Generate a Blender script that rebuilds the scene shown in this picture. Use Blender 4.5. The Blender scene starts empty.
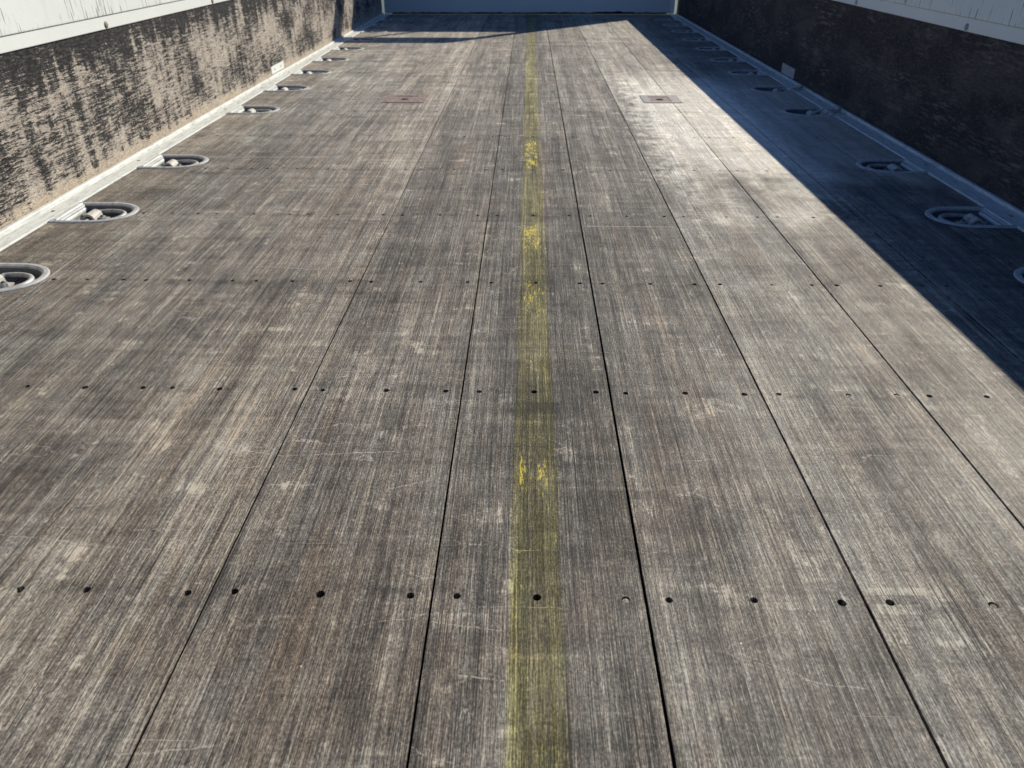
import bpy, bmesh, math, random
from mathutils import Vector, Matrix
from mathutils.geometry import delaunay_2d_cdt
random.seed(7)
S = 0.6                       # metres per unit of camera height
sc = bpy.context.scene
C = bpy.context.collection

# ------------------------------------------------------------------ camera
PIT, YAW, ROL = 0.550825, -0.021118, -0.001329
fw = Vector((math.sin(YAW)*math.cos(PIT), math.cos(YAW)*math.cos(PIT), -math.sin(PIT)))
r_ = Vector((math.cos(YAW), -math.sin(YAW), 0)); u_ = r_.cross(fw)
rr = math.cos(ROL)*r_ + math.sin(ROL)*u_
uu = -math.sin(ROL)*r_ + math.cos(ROL)*u_
cd = bpy.data.cameras.new('camera'); cam = bpy.data.objects.new('camera', cd); C.objects.link(cam)
m = Matrix((rr, uu, -fw)).transposed().to_4x4(); m.translation = Vector((0, 0, S)); cam.matrix_world = m
cd.sensor_width = 36; cd.lens = 740/1024*36; cd.clip_start = 0.02; cd.clip_end = 500
cd.dof.use_dof = True; cd.dof.focus_distance = 1.05; cd.dof.aperture_fstop = 11.5
sc.camera = cam

# ------------------------------------------------------------------ sky, sun, exposure
SD = Vector((0.98, 1.06, 1.0)).normalized()          # towards the sun
ELEV = math.asin(SD.z); AZ = math.atan2(SD.x, SD.y)
w = bpy.data.worlds.new('World'); sc.world = w; w.use_nodes = True
nt = w.node_tree; bg = nt.nodes['Background']
sky = nt.nodes.new('ShaderNodeTexSky'); sky.sky_type = 'NISHITA'; sky.sun_disc = False
sky.sun_elevation = ELEV; sky.sun_rotation = AZ; sky.altitude = 100; sky.dust_density = 0.3; sky.air_density = 1.0; sky.ozone_density = 2.0
tn = nt.nodes.new('ShaderNodeMix'); tn.data_type = 'RGBA'; tn.blend_type = 'MULTIPLY'; tn.inputs[0].default_value = 1.0
tn.inputs[7].default_value = (0.62, 0.86, 1.26, 1)      # camera balanced for the sun: the clear sky reads deeper blue
nt.links.new(sky.outputs[0], tn.inputs[6]); nt.links.new(tn.outputs[2], bg.inputs[0]); bg.inputs[1].default_value = 0.062
sl = bpy.data.lights.new('sun', 'SUN'); sl.energy = 5.0; sl.angle = math.radians(0.53); sl.color = (1.0, 0.93, 0.80)
so = bpy.data.objects.new('sun', sl); C.objects.link(so)
so.rotation_euler = SD.to_track_quat('Z', 'Y').to_euler(); so.location = (3, 4, 5)
sc.view_settings.view_transform = 'Standard'; sc.view_settings.look = 'None'
sc.view_settings.exposure = 0.19; sc.view_settings.gamma = 1.0

# ------------------------------------------------------------------ node helper
class N:
    def __init__(s, name):
        s.m = bpy.data.materials.new(name); s.m.use_nodes = True
        s.t = s.m.node_tree; s.b = s.t.nodes['Principled BSDF']
        s.pos = s.t.nodes.new('ShaderNodeNewGeometry').outputs['Position']
    def lk(s, v, inp):
        if isinstance(v, bpy.types.NodeSocket): s.t.links.new(v, inp)
        else:
            inp.default_value = v
    def math(s, op, a, b=0.0, c=None, clamp=False):
        n = s.t.nodes.new('ShaderNodeMath'); n.operation = op; n.use_clamp = clamp
        s.lk(a, n.inputs[0]); s.lk(b, n.inputs[1])
        if c is not None: s.lk(c, n.inputs[2])
        return n.outputs[0]
    def sep(s, v):
        n = s.t.nodes.new('ShaderNodeSeparateXYZ'); s.lk(v, n.inputs[0]); return n.outputs
    def comb(s, x, y, z=0.0):
        n = s.t.nodes.new('ShaderNodeCombineXYZ'); s.lk(x, n.inputs[0]); s.lk(y, n.inputs[1]); s.lk(z, n.inputs[2]); return n.outputs[0]
    def sc(s, v, sx, sy, sz, off=(0, 0, 0)):
        n = s.t.nodes.new('ShaderNodeMapping'); s.lk(v, n.inputs[0]); n.inputs['Scale'].default_value = (sx, sy, sz); n.inputs['Location'].default_value = off; return n.outputs[0]
    def noise(s, v, scale=(1, 1, 1), detail=2.0, rough=0.5, off=(0, 0, 0), dist=0.0):
        n = s.t.nodes.new('ShaderNodeTexNoise'); s.lk(s.sc(v, *scale, off), n.inputs['Vector'])
        n.inputs['Scale'].default_value = 1; n.inputs['Detail'].default_value = detail; n.inputs['Roughness'].default_value = rough; n.inputs['Distortion'].default_value = dist
        return n.outputs[0]
    def voro(s, v, scale=(1, 1, 1), off=(0, 0, 0), rnd=1.0, metric='EUCLIDEAN'):
        n = s.t.nodes.new('ShaderNodeTexVoronoi'); n.distance = metric; s.lk(s.sc(v, *scale, off), n.inputs['Vector']); n.inputs['Scale'].default_value = 1; n.inputs['Randomness'].default_value = rnd
        return n.outputs
    def step(s, v, lo, hi, a=0.0, b=1.0):
        n = s.t.nodes.new('ShaderNodeMapRange'); n.clamp = True; n.interpolation_type = 'SMOOTHSTEP'
        s.lk(v, n.inputs[0]); s.lk(lo, n.inputs[1]); s.lk(hi, n.inputs[2]); n.inputs[3].default_value = a; n.inputs[4].default_value = b
        return n.outputs[0]
    def mix(s, f, a, b, mode='MIX'):
        n = s.t.nodes.new('ShaderNodeMix'); n.data_type = 'RGBA'; n.blend_type = mode
        s.lk(f, n.inputs[0])
        for v, i in ((a, 6), (b, 7)):
            if isinstance(v, tuple) and len(v) == 3: v = (*v, 1)
            s.lk(v, n.inputs[i])
        return n.outputs[2]
    def out(s, col=None, rough=None, metal=None, bump=None, bstr=0.3, bdist=0.001, spec=None):
        def c4(v): return (*v, 1) if isinstance(v, tuple) and len(v) == 3 else v
        if col is not None: s.lk(c4(col), s.b.inputs['Base Color'])
        if rough is not None: s.lk(rough, s.b.inputs['Roughness'])
        if metal is not None: s.lk(metal, s.b.inputs['Metallic'])
        if spec is not None: s.lk(spec, s.b.inputs['Specular IOR Level'])
        if bump is not None:
            n = s.t.nodes.new('ShaderNodeBump'); n.inputs['Strength'].default_value = bstr; n.inputs['Distance'].default_value = bdist
            s.lk(bump, n.inputs['Height']); s.t.links.new(n.outputs[0], s.b.inputs['Normal'])
        return s.m

ROW0, DROW = 0.9127*S, 0.6787*S
SEAMS = [-1.925, -1.625, -1.318, -0.940, -0.5535, -0.1605, 0.2145, 0.5960, 0.979, 1.345, 1.663, 1.932]
GAP = [0.001, 0.0012, 0.0004, 0.0009, 0.0024, 0.0028, 0.0035, 0.0032, 0.0034, 0.0034, 0.0026, 0.001]

# ------------------------------------------------------------------ materials
def wood_material(name, stripe=False):
    n = N(name); P0 = n.pos
    oi = n.t.nodes.new('ShaderNodeObjectInfo').outputs['Random']
    x, y, z = n.sep(P0)[:3]
    # slight waviness of the grain, and a shift of its own for each board
    wob = n.math('MULTIPLY', n.math('SUBTRACT', n.noise(P0, (3, 1.2, 1), 2), 0.5), 0.012)
    xs = n.math('ADD', x, wob)
    P = n.comb(xs, n.math('ADD', y, n.math('MULTIPLY', oi, 37.0)), n.math('MULTIPLY', oi, 11.0))
    fine = n.noise(P, (820, 5.5, 1), 4, 0.72)
    fine2 = n.noise(P, (1500, 60, 1), 2, 0.7, (3, 5, 0))
    med = n.noise(P, (230, 2.6, 1), 4, 0.62, (7, 1, 0), 0.2)
    patch = n.noise(P, (70, 11, 1), 4, 0.7, (17, 1, 0), 0.3)
    wide = n.noise(P, (26, 0.9, 1), 3, 0.55, (2, 9, 0))
    blot = n.noise(P0, (5, 3.2, 1), 4, 0.62, (4, 4, 0))
    blot2 = n.noise(P0, (23, 17, 1), 5, 0.7, (14, 4, 0), 0.6)
    cross = n.noise(P0, (7, 75, 1), 3, 0.6, (1, 2, 0), 0.3)
    bands = n.noise(P0, (1.6, 21, 1), 4, 0.7, (31, 2, 0), 0.2)
    grit = n.noise(P0, (420, 260, 1), 2, 0.7)
    cell = n.voro(P0, (4.2, 11, 1), (2, 3, 0), 0.9, 'CHEBYCHEV')[1]
    cellv = n.math('MULTIPLY', n.math('SUBTRACT', n.sep(cell)[0], 0.5), n.step(n.noise(P0, (6, 5, 1), 2, 0.5, (61, 3, 0)), 0.46, 0.60))
    def c(v, k): return n.math('MULTIPLY', n.math('SUBTRACT', v, 0.5), k)
    v = n.math('ADD', 0.5, n.math('MULTIPLY', cellv, 0.13))
    for a, k in ((fine, 1.42), (fine2, 1.30), (med, 0.72), (patch, 0.36), (wide, 0.55), (blot, 0.40), (blot2, 0.40), (cross, 0.26), (bands, 0.36), (grit, 1.05)):
        v = n.math('ADD', v, c(a, k))
    v = n.math('ADD', v, n.math('MULTIPLY', n.math('SUBTRACT', oi, 0.5), 0.20))
    # screw rows: a darker, slightly sunken band with smears
    ph = n.math('FRACT', n.math('ADD', n.math('DIVIDE', n.math('SUBTRACT', y, ROW0), DROW), 0.5))
    dr = n.math('MULTIPLY', n.math('ABSOLUTE', n.math('SUBTRACT', ph, 0.5)), DROW)
    rowd = n.math('MULTIPLY', n.step(dr, 0.004, 0.03, 1, 0), n.step(n.noise(P0, (16, 22, 1), 3, 0.6, (8, 8, 0)), 0.45, 0.68))
    v = n.math('SUBTRACT', v, n.math('MULTIPLY', rowd, 0.16))
    # pale scuffed patches, torn along the grain
    sc1 = n.math('MULTIPLY', n.step(n.noise(P0, (13, 17, 1), 5, 0.7, (21, 3, 0)), 0.56, 0.68), n.step(n.noise(P, (260, 8, 1), 2, 0.6), 0.40, 0.62))
    v = n.math('ADD', v, n.math('MULTIPLY', sc1, 0.42))
    # scuffed rectangles where battens and pallets stood
    rj = n.math('MULTIPLY', n.math('SUBTRACT', n.noise(P0, (40, 40, 1), 4, 0.7), 0.5), 0.012)
    ragged = n.step(n.math('ADD', fine, n.math('MULTIPLY', n.math('SUBTRACT', blot2, 0.5), 0.8)), 0.36, 0.60)
    for (xa, xb, ya, yb, k) in ((0.205, 0.352, 0.536, 0.556, 0.17), (0.365, 0.424, 0.558, 0.568, 0.30), (0.362, 0.412, 0.532, 0.545, 0.30), (0.30, 0.352, 0.575, 0.64, 0.17), (0.43, 0.51, 0.55, 0.566, 0.16),
                                (-0.09, -0.035, 0.500, 0.525, 0.22), (0.19, 0.36, 1.66, 1.80, -0.10), (-0.62, -0.3, 1.30, 1.37, -0.12), (-0.024, 0.05, 0.895, 0.925, -0.16), (0.4, 0.62, 1.12, 1.2, -0.10), (0.08, 0.13, 0.79, 0.93, 0.10), (-0.30, -0.17, 0.93, 1.06, 0.14), (-0.68, -0.5, 0.83, 0.87, 0.13)):
        mk = n.math('MULTIPLY', n.math('MULTIPLY', n.step(n.math('ADD', x, rj), xa-0.002, xa+0.002), n.step(n.math('ADD', x, rj), xb-0.004, xb+0.004, 1, 0)),
                    n.math('MULTIPLY', n.step(n.math('ADD', y, n.math('MULTIPLY', rj, 0.25)), ya-0.001, ya+0.001), n.step(n.math('ADD', y, n.math('MULTIPLY', rj, 0.25)), yb-0.001, yb+0.001, 1, 0)))
        v = n.math('ADD', v, n.math('MULTIPLY', n.math('MULTIPLY', mk, ragged), k))
    ramp = n.t.nodes.new('ShaderNodeValToRGB'); e = ramp.color_ramp.elements
    e[0].position = 0.02; e[0].color = (0.015, 0.0135, 0.012, 1)
    e[1].position = 1.0; e[1].color = (0.52, 0.475, 0.385, 1)
    for p_, c_ in ((0.28, (0.056, 0.050, 0.0425, 1)), (0.5, (0.126, 0.1135, 0.0955, 1)), (0.74, (0.262, 0.237, 0.194, 1))):
        q = e.new(p_); q.color = c_
    n.lk(v, ramp.inputs[0]); col = ramp.outputs[0]
    # brown, less weathered streaks
    br = n.math('MULTIPLY', n.step(n.noise(P, (22, 1.6, 1), 3, 0.5, (31, 3, 0)), 0.55, 0.70), 0.42)
    col = n.mix(br, col, n.mix(1.0, col, (1.05, 0.90, 0.79), 'MULTIPLY'))
    col = n.mix(n.math('MULTIPLY', n.step(n.noise(P, (90, 7, 1), 3, 0.6, (71, 3, 0)), 0.42, 0.62), 0.8), col, n.mix(1.0, col, (0.92, 0.98, 1.04), 'MULTIPLY'))
    # each board has weathered to its own hue; broad brown stains
    hue = n.mix(n.math('FRACT', n.math('MULTIPLY', oi, 7.31)), (1.04, 0.99, 0.935), (0.99, 1.0, 1.0))
    col = n.mix(1.0, col, hue, 'MULTIPLY')
    stn = n.math('MULTIPLY', n.step(n.noise(P0, (4.5, 2.6, 1), 5, 0.65, (41, 7, 0), 0.5), 0.50, 0.66), n.step(y, 0.5, 1.9, 0.42, 0.06))
    col = n.mix(stn, col, n.mix(1.0, col, (0.86, 0.755, 0.66), 'MULTIPLY'))
    # thin curved scratches
    scr = None
    for (sx, sy, of, th, lo) in ((2.2, 5.5, 3.0, 0.0016, 0.50), (3.1, 9.0, 23.0, 0.0030, 0.57), (14.0, 3.0, 43.0, 0.0035, 0.60)):
        nz = n.noise(P0, (sx, sy, 1), 5, 0.42, (of, of, 0), 0.15)
        ln = n.step(n.math('ABSOLUTE', n.math('SUBTRACT', nz, 0.5)), th*0.4, th, 1, 0)
        ln = n.math('MULTIPLY', ln, n.step(n.noise(P0, (5, 8, 1), 2, 0.5, (of+9, 2, 0)), lo, lo+0.06))
        ln = n.math('MULTIPLY', ln, n.step(n.math('ADD', n.math('MULTIPLY', grit, 0.5), n.math('MULTIPLY', fine, 0.5)), 0.44, 0.55))
        scr = ln if scr is None else n.math('MAXIMUM', scr, ln)
    col = n.mix(n.math('MULTIPLY', scr, 0.7), col, (0.50, 0.45, 0.39))
    # straight cross scores left by dragged pallets
    cs = n.step(n.noise(P0, (2.2, 620, 1), 1, 0.5, (5, 77, 0)), 0.715, 0.76)
    cs = n.math('MULTIPLY', cs, n.step(n.noise(P0, (7, 5, 1), 2, 0.5, (55, 7, 0)), 0.52, 0.62))
    col = n.mix(n.math('MULTIPLY', cs, 0.45), col, (0.48, 0.44, 0.38))
    # single long scratches and scores: (x0, y0, x1, y1, half width, opacity, pale?)
    jit = n.math('MULTIPLY', n.math('SUBTRACT', n.noise(P0, (45, 1, 1), 4, 0.7, (3, 9, 0)), 0.5), 0.009)
    brk = n.step(n.noise(P0, (330, 120, 1), 3, 0.7, (1, 9, 4)), 0.40, 0.56)
    yj = n.math('ADD', y, jit)
    for (xa, ya, xb, yb, w_, op, pale) in ((-0.422, 0.805, -0.321, 0.787, .0010, .8, 1), (-0.321, 0.787, -0.235, 0.795, .0010, .75, 1), (-0.235, 0.795, -0.162, 0.801, .0012, .8, 1),
            (-0.326, 0.728, -0.264, 0.727, .0012, .7, 1), (-0.175, 0.719, -0.121, 0.740, .0012, .7, 1), (-0.099, 0.814, -0.03, 0.814, .0008, .5, 0), (-0.03, 0.814, 0.038, 0.814, .0016, .75, 0),
            (0.133, 1.696, 0.353, 1.693, .0028, .75, 1), (0.379, 1.660, 0.542, 1.662, .0022, .5, 1), (0.436, 0.926, 0.589, 0.907, .0012, .5, 1), (-0.611, 0.631, -0.46, 0.611, .0012, .5, 1), (-0.095, 0.514, -0.018, 0.502, .0009, .6, 1),
            (-0.568, 1.439, -0.427, 1.420, .0022, .6, 1), (-0.573, 2.275, -0.298, 2.279, .004, .55, 1), (-1.015, 2.303, -0.612, 2.309, .004, .5, 1), (-0.064, 0.451, -0.016, 0.444, .0009, .7, 1), (-0.351, 0.364, -0.265, 0.375, .0010, .6, 1)):
        dd = n.math('ABSOLUTE', n.math('SUBTRACT', n.math('SUBTRACT', yj, ya), n.math('MULTIPLY', n.math('SUBTRACT', x, xa), (yb-ya)/(xb-xa))))
        mk = n.math('MULTIPLY', n.step(dd, w_*0.5, w_*1.15, 1, 0), n.math('MULTIPLY', n.step(x, xa, xa+0.004), n.step(x, xb-0.004, xb+0.002, 1, 0)))
        mk = n.math('MULTIPLY', n.math('MULTIPLY', mk, brk), op)
        col = n.mix(mk, col, (0.46, 0.42, 0.35) if pale else (0.03, 0.027, 0.024))
    # dark specks, pale crumbs
    vo = n.voro(P0, (38, 30, 1)); dots = n.math('MULTIPLY', n.step(vo[0], 0.035, 0.06, 1, 0), n.step(n.sep(vo[1])[0], 0.72, 0.76))
    col = n.mix(n.math('MULTIPLY', dots, 0.8), col, (0.02, 0.018, 0.017))
    vo2 = n.voro(P0, (30, 26, 1), (5, 3, 0)); d2 = n.math('MULTIPLY', n.step(vo2[0], 0.02, 0.035, 1, 0), n.step(n.sep(vo2[1])[1], 0.78, 0.8))
    col = n.mix(d2, col, (0.7, 0.68, 0.62))
    # long drying cracks
    ck = n.math('MULTIPLY', n.step(n.noise(P, (240, 1.6, 1), 1.5, 0.5, (9, 91, 0)), 0.70, 0.735), n.step(n.noise(P, (8, 3, 1), 1, 0.5, (6, 1, 0)), 0.50, 0.58))
    col = n.mix(n.math('MULTIPLY', ck, 0.75), col, (0.022, 0.019, 0.018))
    if stripe:
        ew = n.math('MULTIPLY', n.math('SUBTRACT', n.noise(P, (330, 7, 1), 4, 0.7), 0.5), 0.022)
        xe = n.math('ADD', x, ew)
        m1 = n.math('MULTIPLY', n.step(xe, -0.0180, -0.0105), n.step(xe, 0.0375, 0.0450, 1, 0))
        # paint that has soaked into the wood
        wearm = n.math('ADD', n.math('MULTIPLY', n.step(n.math('ADD', fine, n.math('MULTIPLY', blot2, 0.5)), 0.58, 0.85, 1, 0), 0.52), n.math('MULTIPLY', n.noise(P, (150, 5, 1), 4, 0.7, (3, 33, 0)), 0.98))
        far = n.step(y, 0.35, 2.3, 1.0, 0.95)
        m1 = n.math('MULTIPLY', n.math('MULTIPLY', m1, wearm, clamp=True), far)
        tint = n.mix(1.0, col, n.mix(n.step(y, 0.5, 2.4), (0.98, 0.98, 0.22), (1.12, 1.11, 0.32)), 'MULTIPLY')
        col = n.mix(m1, col, tint)
        # remains of thick yellow paint, in a few lengths of the line
        ym = None
        for (a, b_, k) in ((1.17, 1.36, 1.09), (1.95, 2.36, 0.72), (2.50, 2.90, 0.86), (3.6, 4.3, 0.85), (5.0, 5.9, 0.5)):
            q = n.math('MULTIPLY', n.math('MULTIPLY', n.step(y, a*S-0.05, a*S+0.08), n.step(y, b_*S-0.08, b_*S+0.05, 1, 0)), k)
            ym = q if ym is None else n.math('MAXIMUM', ym, q)
        fl = n.noise(P, (330, 50, 1), 5, 0.8, (2, 47, 0))
        thr = n.math('SUBTRACT', 0.80, n.math('MULTIPLY', ym, 0.31))
        thr = n.math('SUBTRACT', thr, n.math('MULTIPLY', n.math('SUBTRACT', n.noise(P0, (45, 18, 1), 3, 0.6, (3, 1, 0)), 0.5), 0.50))
        f2 = n.math('MULTIPLY', n.step(fl, thr, n.math('ADD', thr, 0.03)), n.math('MULTIPLY', n.step(x, -0.009, -0.004), n.step(x, 0.026, 0.033, 1, 0)))
        col = n.mix(n.math('MULTIPLY', f2, 0.92), col, (0.62, 0.50, 0.055))
    rg = n.math('SUBTRACT', 0.74, n.math('MULTIPLY', n.math('SUBTRACT', blot, 0.5), 0.5))
    # boards polished by foot and pallet traffic, front right; sun glare painted into colour
    pol_glare = n.math('MULTIPLY', n.step(n.math('ADD', x, n.math('MULTIPLY', n.math('SUBTRACT', blot2, 0.5), 0.35)), 0.36, 0.48),
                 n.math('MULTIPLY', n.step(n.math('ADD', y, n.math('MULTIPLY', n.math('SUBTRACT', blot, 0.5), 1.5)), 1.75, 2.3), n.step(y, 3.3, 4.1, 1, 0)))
    rg = n.math('SUBTRACT', rg, n.math('MULTIPLY', pol_glare, 0.18))
    col = n.mix(pol_glare, col, n.mix(1.0, n.mix(0.22, col, (0.46, 0.44, 0.38)), (1.95, 1.95, 1.92), 'MULTIPLY'))
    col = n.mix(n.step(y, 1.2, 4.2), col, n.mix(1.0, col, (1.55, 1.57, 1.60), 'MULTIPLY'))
    edge = n.step(x, 1.36*S, 1.48*S)  # shade along the right side painted in: outer boards darkened
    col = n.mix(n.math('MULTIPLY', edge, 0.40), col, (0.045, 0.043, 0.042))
    hgt = n.math('ADD', n.math('MULTIPLY', fine, 0.8), n.math('ADD', n.math('MULTIPLY', fine2, 0.5), n.math('MULTIPLY', med, 0.6)))
    hgt = n.math('SUBTRACT', hgt, n.math('MULTIPLY', ck, 0.8))
    return n.out(col, rg, 0.0, hgt, 0.55, 0.0009, spec=n.math('ADD', 0.38, n.math('MULTIPLY', pol_glare, 0.1)))

def plywood_material(name, peeled):
    n = N(name); P = n.pos
    x, y, z = n.sep(P)[:3]
    ax = (1, 34, 120)
    fl = n.noise(P, (1, 17, 190), 5, 0.8)
    fl2 = n.noise(P, (1, 75, 520), 4, 0.8, (3, 3, 3))
    vert = n.noise(P, (1, 26, 3.2), 4, 0.65, (0, 5, 1))
    big = n.noise(P, (1, 3.6, 7), 4, 0.6, (0, 2.2, 3))
    zz = n.math('DIVIDE', z, S)
    lv = n.math('ADD', n.math('MULTIPLY', n.math('SUBTRACT', big, 0.5), 0.40), n.math('MULTIPLY', n.math('SUBTRACT', vert, 0.5), 0.32))
    top = n.step(n.math('ADD', zz, n.math('MULTIPLY', n.math('SUBTRACT', vert, 0.5), 0.25)), 0.42, 0.585)
    lv = n.math('ADD', lv, n.math('MULTIPLY', top, 0.10 if peeled else 0.0))
    if peeled:
        bot = n.step(n.math('ADD', zz, n.math('MULTIPLY', n.math('SUBTRACT', vert, 0.5), 0.12)), 0.0, 0.075, 1, 0)
        lv = n.math('SUBTRACT', lv, n.math('MULTIPLY', bot, 0.16))
    v = n.math('ADD', n.math('ADD', n.math('MULTIPLY', fl, 0.55), n.math('MULTIPLY', fl2, 0.45)), n.math('MULTIPLY', lv, 0.85))
    t0 = 0.499 if peeled else 0.30
    dark = n.step(v, t0, t0+0.022)
    g = n.noise(P, (1, 60, 200), 3, 0.7, (0, 9, 9))
    if peeled:
        bare = n.mix(n.noise(P, (1, 14, 26), 4, 0.6), (0.36, 0.315, 0.26), (0.70, 0.62, 0.51))
        bare = n.mix(n.math('MULTIPLY', n.step(zz, 0.0, 0.09, 1, 0), 0.45), bare, (0.60, 0.47, 0.31))
        bare = n.mix(n.math('MULTIPLY', n.step(g, 0.45, 0.6), 0.35), bare, (0.17, 0.145, 0.12))
        film = n.mix(n.step(g, 0.4, 0.65), (0.016, 0.016, 0.017), (0.060, 0.056, 0.053))
    else:
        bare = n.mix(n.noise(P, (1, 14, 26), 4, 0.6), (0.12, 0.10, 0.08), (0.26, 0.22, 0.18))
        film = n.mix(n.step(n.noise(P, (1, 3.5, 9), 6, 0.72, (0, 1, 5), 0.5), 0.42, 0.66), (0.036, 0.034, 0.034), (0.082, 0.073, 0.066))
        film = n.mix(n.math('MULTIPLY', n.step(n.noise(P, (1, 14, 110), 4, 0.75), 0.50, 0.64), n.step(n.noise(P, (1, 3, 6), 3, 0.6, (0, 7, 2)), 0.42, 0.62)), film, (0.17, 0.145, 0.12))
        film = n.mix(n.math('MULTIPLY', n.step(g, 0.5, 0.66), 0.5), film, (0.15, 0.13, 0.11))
    if peeled:
        bare = n.mix(1.0, bare, n.mix(n.step(n.noise(P, (1, 150, 620), 3, 0.8, (0, 2, 8)), 0.38, 0.62), (0.55, 0.55, 0.56), (1.1, 1.1, 1.1)), 'MULTIPLY')
    col = n.mix(dark, bare, film)
    # thin dark horizontal gouges
    sg = n.math('MULTIPLY', n.step(n.noise(P, (1, 11, 190), 2, 0.5, (0, 3, 31)), 0.66, 0.70), n.step(n.noise(P, (1, 4, 6), 2, 0.5, (0, 8, 1)), 0.5, 0.6))
    col = n.mix(n.math('MULTIPLY', sg, 0.8), col, (0.02, 0.02, 0.02))
    return n.out(col, 0.85, 0.0, n.math('ADD', dark, fl2), 0.6, 0.0009, spec=0.18)

def paint_material(name, base=(0.77, 0.79, 0.735), drips=True):
    n = N(name); P = n.pos
    x, y, z = n.sep(P)[:3]
    col = n.mix(n.noise(P, (3, 5, 8), 4, 0.6), base, tuple(c*0.86 for c in base))
    if drips:
        st = n.noise(P, (1, 150, 9), 3, 0.65, (1, 3, 2))
        ms = n.math('MULTIPLY', n.math('SUBTRACT', n.noise(P, (4, 5, 10), 3, 0.6, (4, 1, 0)), 0.5), 0.35)
        d = n.step(n.math('ADD', st, ms), 0.60, 0.66)
        col = n.mix(n.math('MULTIPLY', d, 0.8), col, (0.07, 0.068, 0.062))
        soft = n.step(n.noise(P, (40, 45, 4), 3, 0.6, (8, 8, 8)), 0.5, 0.75)
        col = n.mix(n.math('MULTIPLY', soft, 0.25), col, (0.42, 0.43, 0.40))
    sp = n.noise(P, (300, 300, 300), 2, 0.7)
    col = n.mix(n.math('MULTIPLY', n.step(sp, 0.68, 0.74), 0.5), col, (0.2, 0.19, 0.17))
    return n.out(col, 0.42, 0.0, sp, 0.08, 0.0005)

def alu_material(name, base=(0.66, 0.68, 0.63), metal=0.0, rough=0.42, dirt=0.35):
    n = N(name); P = n.pos
    g = n.noise(P, (90, 18, 60), 4, 0.65)
    col = n.mix(n.step(g, 0.42, 0.72), base, tuple(c*0.68 for c in base))
    dz = n.step(n.noise(P, (60, 30, 60), 4, 0.7, (4, 7, 1)), 0.56, 0.68)
    col = n.mix(n.math('MULTIPLY', dz, dirt), col, (0.20, 0.17, 0.13))
    return n.out(col, n.math('ADD', rough, n.math('MULTIPLY', g, 0.15)), metal, n.noise(P, (500, 200, 500), 2, 0.6), 0.12, 0.0004)

def rust_material(name, a, b):
    n = N(name); P = n.pos
    col = n.mix(n.step(n.noise(P, (70, 50, 70), 5, 0.7), 0.35, 0.65), a, b)
    return n.out(col, 0.7, 0.15, n.noise(P, (400, 400, 400), 2), 0.3, 0.0005)

def plain(name, col, rough=0.8, metal=0.0):
    n = N(name)
    c2 = n.mix(n.noise(n.pos, (60, 60, 60), 4, 0.6), col, tuple(v*0.7 for v in col))
    return n.out(c2, rough, metal)

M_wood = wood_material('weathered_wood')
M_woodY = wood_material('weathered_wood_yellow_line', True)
M_plyL = plywood_material('peeled_plywood', True)
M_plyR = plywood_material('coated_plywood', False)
M_paint = paint_material('white_paint_with_drips')
M_clean = paint_material('white_paint_clean', drips=False)
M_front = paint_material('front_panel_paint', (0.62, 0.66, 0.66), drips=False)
M_rail = alu_material('painted_rail')
M_galv = alu_material('galvanised_steel', (0.46, 0.465, 0.455), 0.1, 0.5, 0.7)
M_pan = alu_material('galvanised_pan', (0.15, 0.155, 0.155), 0.3, 0.6, 0.5)
M_ring = alu_material('forged_ring_zinc', (0.48, 0.48, 0.46), 0.4, 0.45, 0.7)
M_sadl = alu_material('white_saddle', (0.50, 0.48, 0.42), 0.1, 0.55, 0.75)
M_dark = plain('black_underlay', (0.008, 0.008, 0.008), 1.0); M_dark.node_tree.nodes['Principled BSDF'].inputs['Specular IOR Level'].default_value = 0.1
M_bolt = rust_material('rusty_bolt', (0.16, 0.115, 0.08), (0.33, 0.27, 0.21))
M_rustp = rust_material('pinkish_rust', (0.17, 0.105, 0.08), (0.34, 0.27, 0.24))
M_greyp = rust_material('grey_steel_rust', (0.28, 0.26, 0.245), (0.40, 0.37, 0.35))
M_steel = plain('dark_screw', (0.10, 0.10, 0.10), 0.45, 0.6)

# ------------------------------------------------------------------ mesh helpers
def obj(name, bm, mat, parent=None, smooth=False):
    me = bpy.data.meshes.new(name); bmesh.ops.recalc_face_normals(bm, faces=bm.faces); bm.to_mesh(me); bm.free()
    me.materials.append(mat)
    if smooth:
        for p in me.polygons: p.use_smooth = True
    o = bpy.data.objects.new(name, me); C.objects.link(o)
    if parent: o.parent = parent
    return o
def tag(o, label=None, cat=None, group=None, kind=None):
    if label: o['label'] = label
    if cat: o['category'] = cat
    if group: o['group'] = group
    if kind: o['kind'] = kind
    return o
def empty(name, loc=(0, 0, 0)):
    o = bpy.data.objects.new(name, None); C.objects.link(o); o.location = loc; o.empty_display_size = 0.05; return o
def box(bm, x0, x1, y0, y1, z0, z1, bev=0.0):
    r = bmesh.ops.create_cube(bm, size=1)
    for v in r['verts']:
        v.co = Vector((x0+(v.co.x+.5)*(x1-x0), y0+(v.co.y+.5)*(y1-y0), z0+(v.co.z+.5)*(z1-z0)))
    if bev:
        es = list({e for v in r['verts'] for e in v.link_edges})
        bmesh.ops.bevel(bm, geom=es, offset=bev, segments=2, affect='EDGES', profile=0.6)
def nb(): return bmesh.new()
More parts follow.
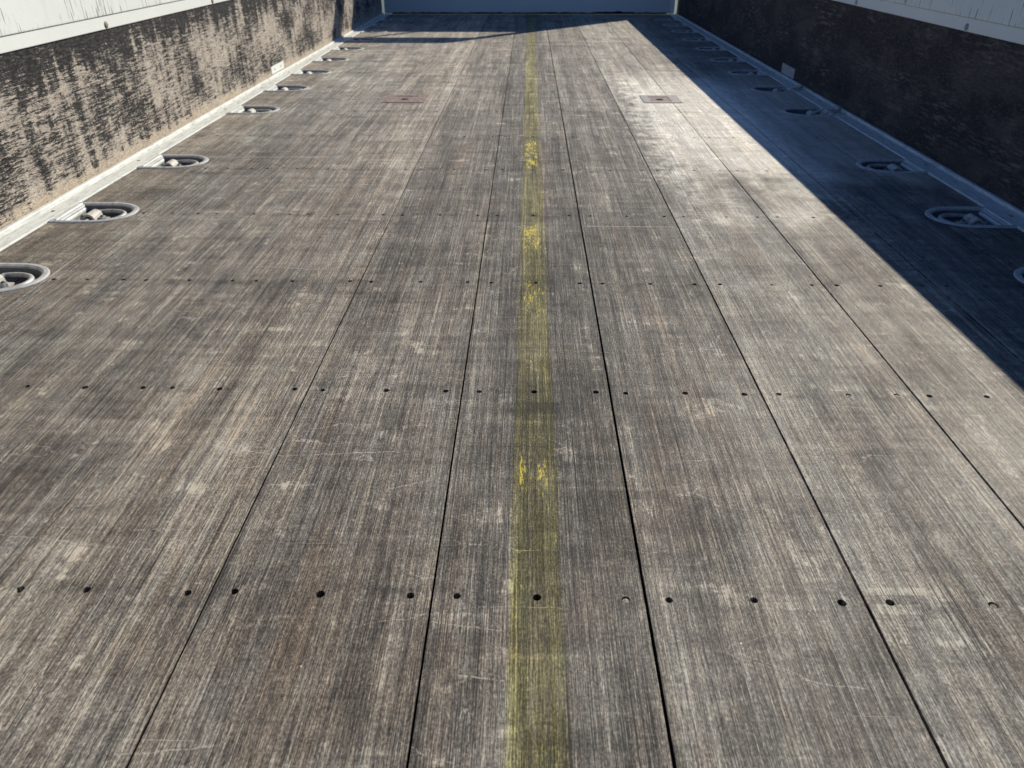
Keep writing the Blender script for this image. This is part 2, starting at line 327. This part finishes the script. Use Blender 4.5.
def disc(bm, c, r, h, axis='Z', seg=20, dome=0.0, sx=1, sy=1):
    """short cylinder standing on c with its axis along axis, bevelled or domed top"""
    rings = [(r, 0), (r, h*0.6), (r*0.86, h)] if not dome else [(r, 0), (r*0.97, h*0.45), (r*0.75, h*0.8), (r*0.4, h*0.97)]
    vs = []
    for (rad, hh) in rings:
        row = []
        for k in range(seg):
            a = 2*math.pi*k/seg; p = Vector((math.cos(a)*rad*sx, math.sin(a)*rad*sy, hh))
            if axis == 'X': p = Vector((p.z, p.x, p.y))
            if axis == '-X': p = Vector((-p.z, p.x, p.y))
            row.append(bm.verts.new(Vector(c)+p))
        vs.append(row)
    for a, b in zip(vs, vs[1:]):
        for k in range(seg): bm.faces.new((a[k], a[(k+1) % seg], b[(k+1) % seg], b[k]))
    bm.faces.new(vs[-1]); bm.faces.new(vs[0])
def extrude_y(bm, prof, y0, y1):
    a = [bm.verts.new((x, y0, z)) for x, z in prof]; b = [bm.verts.new((x, y1, z)) for x, z in prof]
    n = len(prof)
    for k in range(n): bm.faces.new((a[k], a[(k+1) % n], b[(k+1) % n], b[k]))
    bm.faces.new(a); bm.faces.new(b)
def tube(bm, pts, r, seg=10, closed=False):
    rows = []; n = len(pts)
    for i, p in enumerate(pts):
        p = Vector(p); a = Vector(pts[(i-1) % n] if (closed or i) else pts[0]); b = Vector(pts[(i+1) % n] if (closed or i < n-1) else pts[-1])
        t = (b-a).normalized(); s = t.cross(Vector((0, 0, 1)))
        if s.length < 1e-4: s = Vector((1, 0, 0))
        s.normalize(); u = s.cross(t)
        rows.append([bm.verts.new(p + s*math.cos(2*math.pi*k/seg)*r + u*math.sin(2*math.pi*k/seg)*r) for k in range(seg)])
    for i in range(n if closed else n-1):
        A, B = rows[i], rows[(i+1) % n]
        for k in range(seg): bm.faces.new((A[k], A[(k+1) % seg], B[(k+1) % seg], B[k]))
    if not closed: bm.faces.new(rows[0]); bm.faces.new(rows[-1])
def inpoly(x, y, poly):
    c = False; n = len(poly)
    for i in range(n):
        x1, y1 = poly[i]; x2, y2 = poly[i-1]
        if (y1 > y) != (y2 > y) and x < (x2-x1)*(y-y1)/(y2-y1)+x1: c = not c
    return c
def plate(bm, outer, holes, zt, zb):
    """flat sheet with holes: outline(s) and hole outlines as 2-D loops"""
    vs, es = [], []
    for lp in [outer]+holes:
        b = len(vs); vs += [Vector(p) for p in lp]; es += [(b+i, b+(i+1) % len(lp)) for i in range(len(lp))]
    V, E_, F, *_ = delaunay_2d_cdt(vs, es, [], 0, 1e-7)
    top = {}; bot = {}
    cnt = {}
    for f in F:
        cx = sum(V[i].x for i in f)/3; cy = sum(V[i].y for i in f)/3
        if not inpoly(cx, cy, outer) or any(inpoly(cx, cy, h) for h in holes if abs(h[0][1]-cy) < 0.4): continue
        for i in f:
            if i not in top: top[i] = bm.verts.new((V[i].x, V[i].y, zt)); bot[i] = bm.verts.new((V[i].x, V[i].y, zb))
        bm.faces.new([top[i] for i in f]); bm.faces.new([bot[i] for i in reversed(f)])
        for k in range(3):
            a, b = f[k], f[(k+1) % 3]; cnt.setdefault(frozenset((a, b)), []).append((a, b))
    for e in cnt.values():
        if len(e) == 1:
            a, b = e[0]; bm.faces.new((top[b], top[a], bot[a], bot[b]))
def circ(cx, cy, r, seg=14): return [(cx+r*math.cos(2*math.pi*k/seg), cy+r*math.sin(2*math.pi*k/seg)) for k in range(seg)]

YB, YF = -0.9, 11.42*S            # rear and front end of the floor
WALL = 2.04*S
# ------------------------------------------------------------------ floor
RING_Y = {-1: [2.275, 2.955, 3.745, 5.005, 5.772, 6.490, 7.185, 7.90, 8.62, 9.35, 10.02, 10.68],
          1: [2.320, 2.960, 3.722, 4.995, 5.777, 6.508, 7.205, 7.93, 8.65, 9.37, 10.05, 10.70]}
RX_IN, RX_OUT, RHW = 1.618*S, 1.925*S, 0.128*S
def pan_outline(side, cy, grow=0.0, hw=RHW, xin=RX_IN, xout=RX_OUT):
    """rounded end towards the middle of the floor, straight sides running to the rail"""
    pts = []; hw += grow; xe = xin-grow
    L = hw*1.25                                    # a slightly drawn-out round end
    xc = xe+L
    for k in range(25):
        a = math.pi/2+math.pi*k/24
        c_, s_ = math.cos(a), math.sin(a)
        pts.append((xc+L*math.copysign(abs(c_)**0.92, c_), hw*s_))
    pts = [(xout, hw)]+pts+[(xout, -hw)]
    return [(side*px, cy+py) for px, py in pts]
floor = empty('floor'); tag(floor, 'weathered grey wooden deck boards of the truck bed', kind='structure')
pans = [[(px+((0.014 if y == RING_Y[1][0] else 0.008) if s > 0 else 0), py) for px, py in pan_outline(s, y*S, -0.004)] for s in (-1, 1) for y in RING_Y[s]]
# outline that reaches past the rail so that the board opens fully
pans = [[(px+(math.copysign(0.02, px) if i in (0, len(p)-1) else 0), py) for i, (px, py) in enumerate(p)] for p in pans]
rows = [ROW0+k*DROW for k in range(-2, 16)]
plugs = []
for i in range(len(SEAMS)-1):
    x0 = SEAMS[i]*S+GAP[i]/2; x1 = SEAMS[i+1]*S-GAP[i+1]/2
    holes = []
    for ky, yr in enumerate(rows):
        hx = [SEAMS[i]*S+0.0235, ((SEAMS[i]+SEAMS[i+1])/2+{3: -0.032, 7: 0.024}.get(i, 0))*S, SEAMS[i+1]*S-0.0235]
        if i in (0, len(SEAMS)-2): hx = hx[1:2]
        for q in hx:
            hxx = q+random.uniform(-.003, .003); hy = yr+random.uniform(-.0018, .0018) - 0.0006*(q/S)
            if any(inpoly(hxx+dx, hy+dy, p) for p in pans for dx in (-.01, 0, .01) for dy in (-.01, 0, .01)): continue
            r = random.uniform(0.0040, 0.0049)
            near = yr < 1.0
            holes.append(circ(hxx, hy, r, 16 if yr < 2 else 10))
            if (ky == 2 and (abs(hxx/S-0.172) < .03 or abs(hxx/S-0.81) < .04)) or (ky == 3 and (abs(hxx/S-0.81) < .04 or abs(hxx/S-0.94) < .03)) or (ky == 4 and abs(hxx/S-0.81) < .04):
                plugs.append((hxx+random.uniform(-.0006, .0012), hy-0.0013, r*0.93, i))
    holes += [p for p in pans if (x0 < max(a for a, b in p) and x1 > min(a for a, b in p))]
    bm = nb(); plate(bm, [(x0, YB), (x1, YB), (x1, YF-0.002), (x0, YF-0.002)], holes, 0.0, -0.018)
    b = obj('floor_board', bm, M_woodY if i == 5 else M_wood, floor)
    if i == 5: b['label'] = 'board with the worn yellow painted line'
    for px, py, pr, bi in [q for q in plugs if q[3] == i]:
        bm = nb(); disc(bm, (px, py, -0.012), pr, 0.0112); obj('hole_plug', bm, M_wood, b)
for i in range(1, len(SEAMS)-1):
    g2 = GAP[i]/2+0.0006; lv = -0.0004 if i < 5 else -0.0035
    bm = nb(); vs = []; k = 0; yy = YB+0.01
    while yy < YF-0.01:
        zz = lv-random.random()*0.0006
        vs.append([bm.verts.new((SEAMS[i]*S+q, yy, z_)) for q, z_ in ((-g2, -0.016), (-g2, zz), (g2, zz), (g2, -0.016))]); yy += 0.08
    for a_, b_ in zip(vs, vs[1:]):
        for q in range(3): bm.faces.new((a_[q], a_[q+1], b_[q+1], b_[q]))
    obj('joint_sealant', bm, M_dark, floor)
bm = nb(); box(bm, -2.0*S, 2.0*S, YB, YF, -0.075, -0.045); obj('underlay', bm, M_dark, floor)  # unseen dark sheet, added to keep gaps and holes black

# ------------------------------------------------------------------ edge rails
for s in (-1, 1):
    side = 'left' if s < 0 else 'right'
    r = empty('edge_rail', (s*1.98*S, 0, 0))
    tag(r, 'white painted metal edge rail running along the sunlit left side of the deck' if s < 0 else 'white painted metal edge rail lying in blue shade along the right side of the deck', 'rail', 'floor edge rails')
    X = lambda v: v*S-1.98*S
    prof = [(X(1.921), -0.03), (X(1.921), 0.0015), (X(1.926), 0.0035), (X(1.937), 0.0035), (X(1.941), 0.0015), (X(2.000), 0.0022), (X(2.004), -0.0015), (X(2.011), -0.0015), (X(2.014), 0.006), (X(2.018), 0.0085), (X(2.033), 0.0085), (X(2.036), 0.006), (X(2.036), -0.03)]
    bm = nb(); extrude_y(bm, [(s*a, z) for a, z in prof], YB, YF-0.003); obj('rail_profile', bm, M_rail, r)
    for y in RING_Y[s]:
        bm = nb(); disc(bm, (s*X(1.972), y*S+0.004, 0.0012), 0.0055, 0.0022, dome=1); obj('rail_screw', bm, M_bolt, r)

# ------------------------------------------------------------------ side gates
T = 0.782*S
for s in (-1, 1):
    g = empty('side_gate', (s*WALL, 0, 0))
    tag(g, 'left side gate with peeling beige and black plywood under a white panel' if s < 0 else 'right side gate in shade with dark plywood under a white panel', 'side gate', 'folding side gates of the truck bed')
    bm = nb(); box(bm, 0.0 if s > 0 else -0.012, 0.012 if s > 0 else 0.0, YB, YF+0.02, -0.03, 0.60*S)
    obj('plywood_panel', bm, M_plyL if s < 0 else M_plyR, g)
    # white lower band, standing proud of the plywood, with a rolled lip above
    pr = [(0.0, 0.5935*S), (-0.0035, 0.5935*S), (-0.0045, 0.596*S), (-0.0045, 0.649*S), (0.0, 0.649*S)]
    bm = nb(); extrude_y(bm, [(s*a, z) for a, z in pr]+[(s*0.02, 0.649*S), (s*0.02, 0.5935*S)], YB, YF+0.02)
    obj('band', bm, M_clean, g)
    pr = [(-0.003, 0.6495*S), (-0.0062, 0.6505*S), (-0.0082, 0.6535*S), (-0.0085, 0.658*S), (-0.0085, T-0.002), (-0.0065, T), (0.026, T), (0.026, 0.6495*S)]
    bm = nb(); extrude_y(bm, [(s*a, z) for a, z in pr], YB, YF+0.02)
    obj('upper_panel', bm, M_paint, g)
    by = ([3.894, 5.291, 2.5, 6.69, 8.09] if s < 0 else [3.836, 5.197, 2.47, 6.56, 7.93])
    for y in by:
        bm = nb(); disc(bm, (-s*0.0045, y*S, 0.612*S), 0.0092, 0.004, axis='-X' if s > 0 else 'X', dome=1)
        obj('bolt', bm, M_bolt if s < 0 else M_greyp, g, True)
    if s > 0:
        bm = nb(); disc(bm, (-0.003, 4.43*S, 0.668*S), 0.006, 0.004, axis='-X', dome=1); obj('bolt', bm, M_greyp, g, True)
    # small fixing plate low on the plywood
    y0, y1, z0, z1 = (6.26, 6.60, 0.018, 0.074) if s < 0 else (6.12, 6.44, 0.016, 0.088)
    bm = nb(); box(bm, min(0, -s*0.0025), max(0, -s*0.0025), y0*S, y1*S, z0*S, z1*S, 0.001)
    pl = obj('fixing_plate', bm, M_clean if s < 0 else M_galv, g)
    for fy in (0.25, 0.75):
        bm = nb(); disc(bm, (-s*0.0025, (y0+(y1-y0)*fy)*S, (z0+(z1-z0)*.5)*S), 0.0055, 0.002, axis='-X' if s > 0 else 'X', dome=1); obj('screw', bm, M_ring, pl)

# ------------------------------------------------------------------ front wall and guard frame
fwall = empty('front_wall', (0, YF, 0)); tag(fwall, 'shaded bluish white front wall with a rail frame closing the far end of the deck', 'wall')
ZP, ZB0, ZB1 = 1.985*S, 2.50*S, 2.905*S
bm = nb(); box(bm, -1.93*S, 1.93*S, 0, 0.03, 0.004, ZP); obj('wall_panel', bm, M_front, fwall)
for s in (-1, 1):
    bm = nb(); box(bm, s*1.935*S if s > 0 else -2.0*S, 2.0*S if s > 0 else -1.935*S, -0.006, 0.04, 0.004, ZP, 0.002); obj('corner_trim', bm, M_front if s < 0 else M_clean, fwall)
    bm = nb()
    xo, xi = s*2.0*S, s*1.85*S
    box(bm, min(xo, xi), max(xo, xi), 0.0, 0.02, ZP+0.001, ZB0-0.001); obj('frame_post', bm, M_clean, fwall)
for xc in (0.67, -0.62):
    bm = nb(); box(bm, (xc-0.03)*S, (xc+0.03)*S, 0.0, 0.02, ZP+0.001, ZB0-0.001); obj('frame_post', bm, M_clean, fwall)
bm = nb(); box(bm, -2.0*S, 2.0*S, 0.0, 0.02, ZB0, ZB1); obj('top_bar', bm, M_clean, fwall)
# grimy sealant strip at the foot of the wall, ragged along its upper edge
bm = nb(); random.seed(3); xs = [(-1.9+3.8*k/90)*S for k in range(91)]
tp = []
for k in range(91):
    u = xs[k]/S; h = 0.010+random.random()*0.006
    if 0.95 < u < 1.45: h += 0.006*random.random()+0.003
    tp.append(h)
fr = [[bm.verts.new((x, yy, zz)) for x, zz in zip(xs, tp)] for yy in (-0.002, -0.0005)]
lo = [[bm.verts.new((x, yy, 0.001)) for x in xs] for yy in (-0.002, -0.0005)]
for k in range(90):
    bm.faces.new((lo[0][k], lo[0][k+1], fr[0][k+1], fr[0][k])); bm.faces.new((fr[0][k], fr[0][k+1], fr[1][k+1], fr[1][k]))
obj('sealant', bm, M_dark, fwall)

# ------------------------------------------------------------------ lashing rings
def make_ring(s, flipped):
    """origin on the floor at the middle of the pan; s = side"""
    root = empty('lashing_ring'); cx = 1.765*S
    loc = lambda pts: [(px-s*cx, py) for px, py in pts]
    # rim with rounded top, walls, bottom
    o0 = loc(pan_outline(s, 0, 0.000)); o1 = loc(pan_outline(s, 0, -0.003)); o2 = loc(pan_outline(s, 0, -0.0105)); o3 = loc(pan_outline(s, 0, -0.0155)); o4 = loc(pan_outline(s, 0, -0.021))
    xin = RX_OUT-cx
    def sq(lp, d):                      # pull the straight end in from the rail
        lp = list(lp); lp[0] = (s*(xin-d), lp[0][1]); lp[-1] = (s*(xin-d), lp[-1][1]); return lp
    def loft(name, loops, mat, cap=False):
        bm = nb(); vs = [[bm.verts.new((x, y, z)) for x, y in lp] for lp, z in loops]; n = len(vs[0])
        for a, b in zip(vs, vs[1:]):
            for k in range(n): bm.faces.new((a[k], a[(k+1) % n], b[(k+1) % n], b[k]))
        if cap: bm.faces.new(vs[-1])
        return obj(name, bm, mat, root)
    loft('rim', [(o0, -0.004), (o0, 0.0012), (sq(o1, 0.002), 0.0032), (sq(o2, 0.011), 0.0036), (sq(o3, 0.022), 0.001), (sq(o3, 0.024), -0.003)], M_galv)
    loft('pan', [(sq(o3, 0.024), -0.003), (sq(o4, 0.034), -0.024)], M_pan, True)
    # pale sloping end piece between the recess and the rail
    bm = nb(); hw_ = RHW-0.014
    extrude_y(bm, [(s*(xin-0.001), 0.0035), (s*(xin-0.016), 0.0042), (s*(xin-0.028), -0.008), (s*(xin-0.029), -0.0235), (s*(xin-0.001), -0.0235)], -hw_, hw_)
    obj('end_ramp', bm, M_rail, root)
    # ring: straight bar under the saddle, bow to the pan's round end
    rb = 0.046; L = 0.072; rr_ = 0.0056
    pts = []
    n_ = 28
    for k in range(n_+1):
        a = math.pi*k/n_
        pts.append((-s*(0.006+math.sin(a)**0.8*L if 0 < k < n_ else 0.0), math.cos(a)*rb*(0.97 if 0 < k < n_ else 0.93), 0))
    zc = -0.012
    ang = 0.05 if not flipped else math.pi-0.24
    P3 = []
    for x, y, z in pts:
        d = -s*x                         # distance out from the hinge bar
        if flipped: d *= 1.35
        P3.append((-s*d*math.cos(ang)+s*0.026, y*(0.7 if flipped else 1), zc+d*math.sin(ang)*(1)))
    bm = nb(); tube(bm, P3, rr_, 10, True); obj('ring', bm, M_ring, root, True)
    # arched saddle over the hinge bar, feet fore and aft of it
    bm = nb(); wdt = 0.021; out_ = []
    for k in range(13):
        a = math.pi*k/12; out_.append((s*0.026+math.cos(a)*0.0155, zc-0.002+math.sin(a)*0.0165))
    inn = [(s*0.026+(x-s*0.026)*0.66, zc-0.002+(z-zc+0.002)*0.66) for x, z in out_]
    prof = [(out_[0][0]+0.016, -0.0215)]+[(out_[0][0]+0.016, -0.0175), (out_[0][0], -0.0175)]+out_+[(out_[-1][0], -0.0175), (out_[-1][0]-0.016, -0.0175), (out_[-1][0]-0.016, -0.0215)]+[(inn[-1][0], -0.0215)]+inn[::-1]+[(inn[0][0], -0.0215)]
    extrude_y(bm, prof, -wdt, wdt); sd = obj('saddle', bm, M_sadl, root)
    for q in (-1, 1):
        bm = nb(); disc(bm, (s*0.026+q*0.0245, 0, -0.0175), 0.0085, 0.0085, seg=6); obj('bolt_head', bm, M_galv, sd)
        bm = nb(); disc(bm, (s*0.026+q*0.0245, 0, -0.0090), 0.0048, 0.003, seg=12, dome=1); obj('bolt_tip', bm, M_steel, sd)
    return root
def copy_tree(o, parent=None):
    c = o.copy(); C.objects.link(c)
    if parent: c.parent = parent
    for ch in list(o.children): copy_tree(ch, c)
    return c
ORD = ['nearest', 'second', 'third', 'fourth', 'fifth', 'sixth', 'seventh', 'eighth', 'ninth', 'tenth', 'eleventh', 'farthest']
for s in (-1, 1):
    proto = {}
    for i, y in enumerate(RING_Y[s]):
        fl = s > 0 and i in (3, 4)
        if fl not in proto: o = proto[fl] = make_ring(s, fl)
        else: o = copy_tree(proto[fl])
        o.location = (s*1.765*S+(0.0 if s < 0 else 0.014 if i == 0 else 0.008), y*S, 0); o.rotation_euler.z = random.uniform(-.01, .01)
        if s < 0:
            lab = ('recessed grey lashing ring in sunlight by the left rail, %s from the camera' if i < 8 else 'recessed lashing ring in shade by the left rail, %s from the camera') % ORD[i]
        elif fl: lab = 'lashing ring folded out over the right rail, the %s such ring' % ('nearer' if i == 3 else 'farther')
        else: lab = 'lashing ring lying flat in shade by the right rail, %s ring from the camera' % ORD[i]
        tag(o, lab, 'lashing ring', 'lashing rings along the %s edge of the deck' % ('left' if s < 0 else 'right'))

# ------------------------------------------------------------------ steel floor plates
for s in (-1, 1):
    x0, x1, y0, y1 = ((-0.993, -0.708, 5.25, 5.53) if s < 0 else (0.785, 1.043, 5.27, 5.53))
    ix0, ix1, iy0, iy1 = ((-0.925, -0.775, 5.285, 5.475) if s < 0 else (0.835, 0.975, 5.30, 5.48))
    cx, cy = (x0+x1)/2, (y0+y1)/2
    root = empty('floor_plate', (cx*S, cy*S, 0)); L = lambda x, y: ((x-cx)*S, (y-cy)*S)
    tag(root, 'rusty pink steel plate let into the floor on the left' if s < 0 else 'greyer worn steel plate let into the floor on the right', 'floor plate', 'steel plates let into the floor')
    bm = nb(); plate(bm, [L(x0, y0), L(x1, y0), L(x1, y1), L(x0, y1)], [[L(ix0, iy0), L(ix1, iy0), L(ix1, iy1), L(ix0, iy1)]], 0.0022, 0.0004)
    obj('frame', bm, M_rustp if s < 0 else M_greyp, root)
    hx, hy = ((-0.852, 5.375) if s < 0 else (0.905, 5.385)); hc = L(hx, hy)
    e = 0.001
    bm = nb(); a = L(ix0, iy0); b = L(ix1, iy1); plate(bm, [(a[0]+e, a[1]+e), (b[0]-e, a[1]+e), (b[0]-e, b[1]-e), (a[0]+e, b[1]-e)], [[(hc[0]+0.016*math.cos(t*math.pi/9), hc[1]+0.016*math.sin(t*math.pi/9)) for t in range(18)]], 0.0007, 0.0003)
    obj('lid', bm, M_rustp, root)
    bm = nb(); disc(bm, (hc[0], hc[1], 0.0001), 0.0175, 0.00025); obj('socket', bm, M_dark, root)
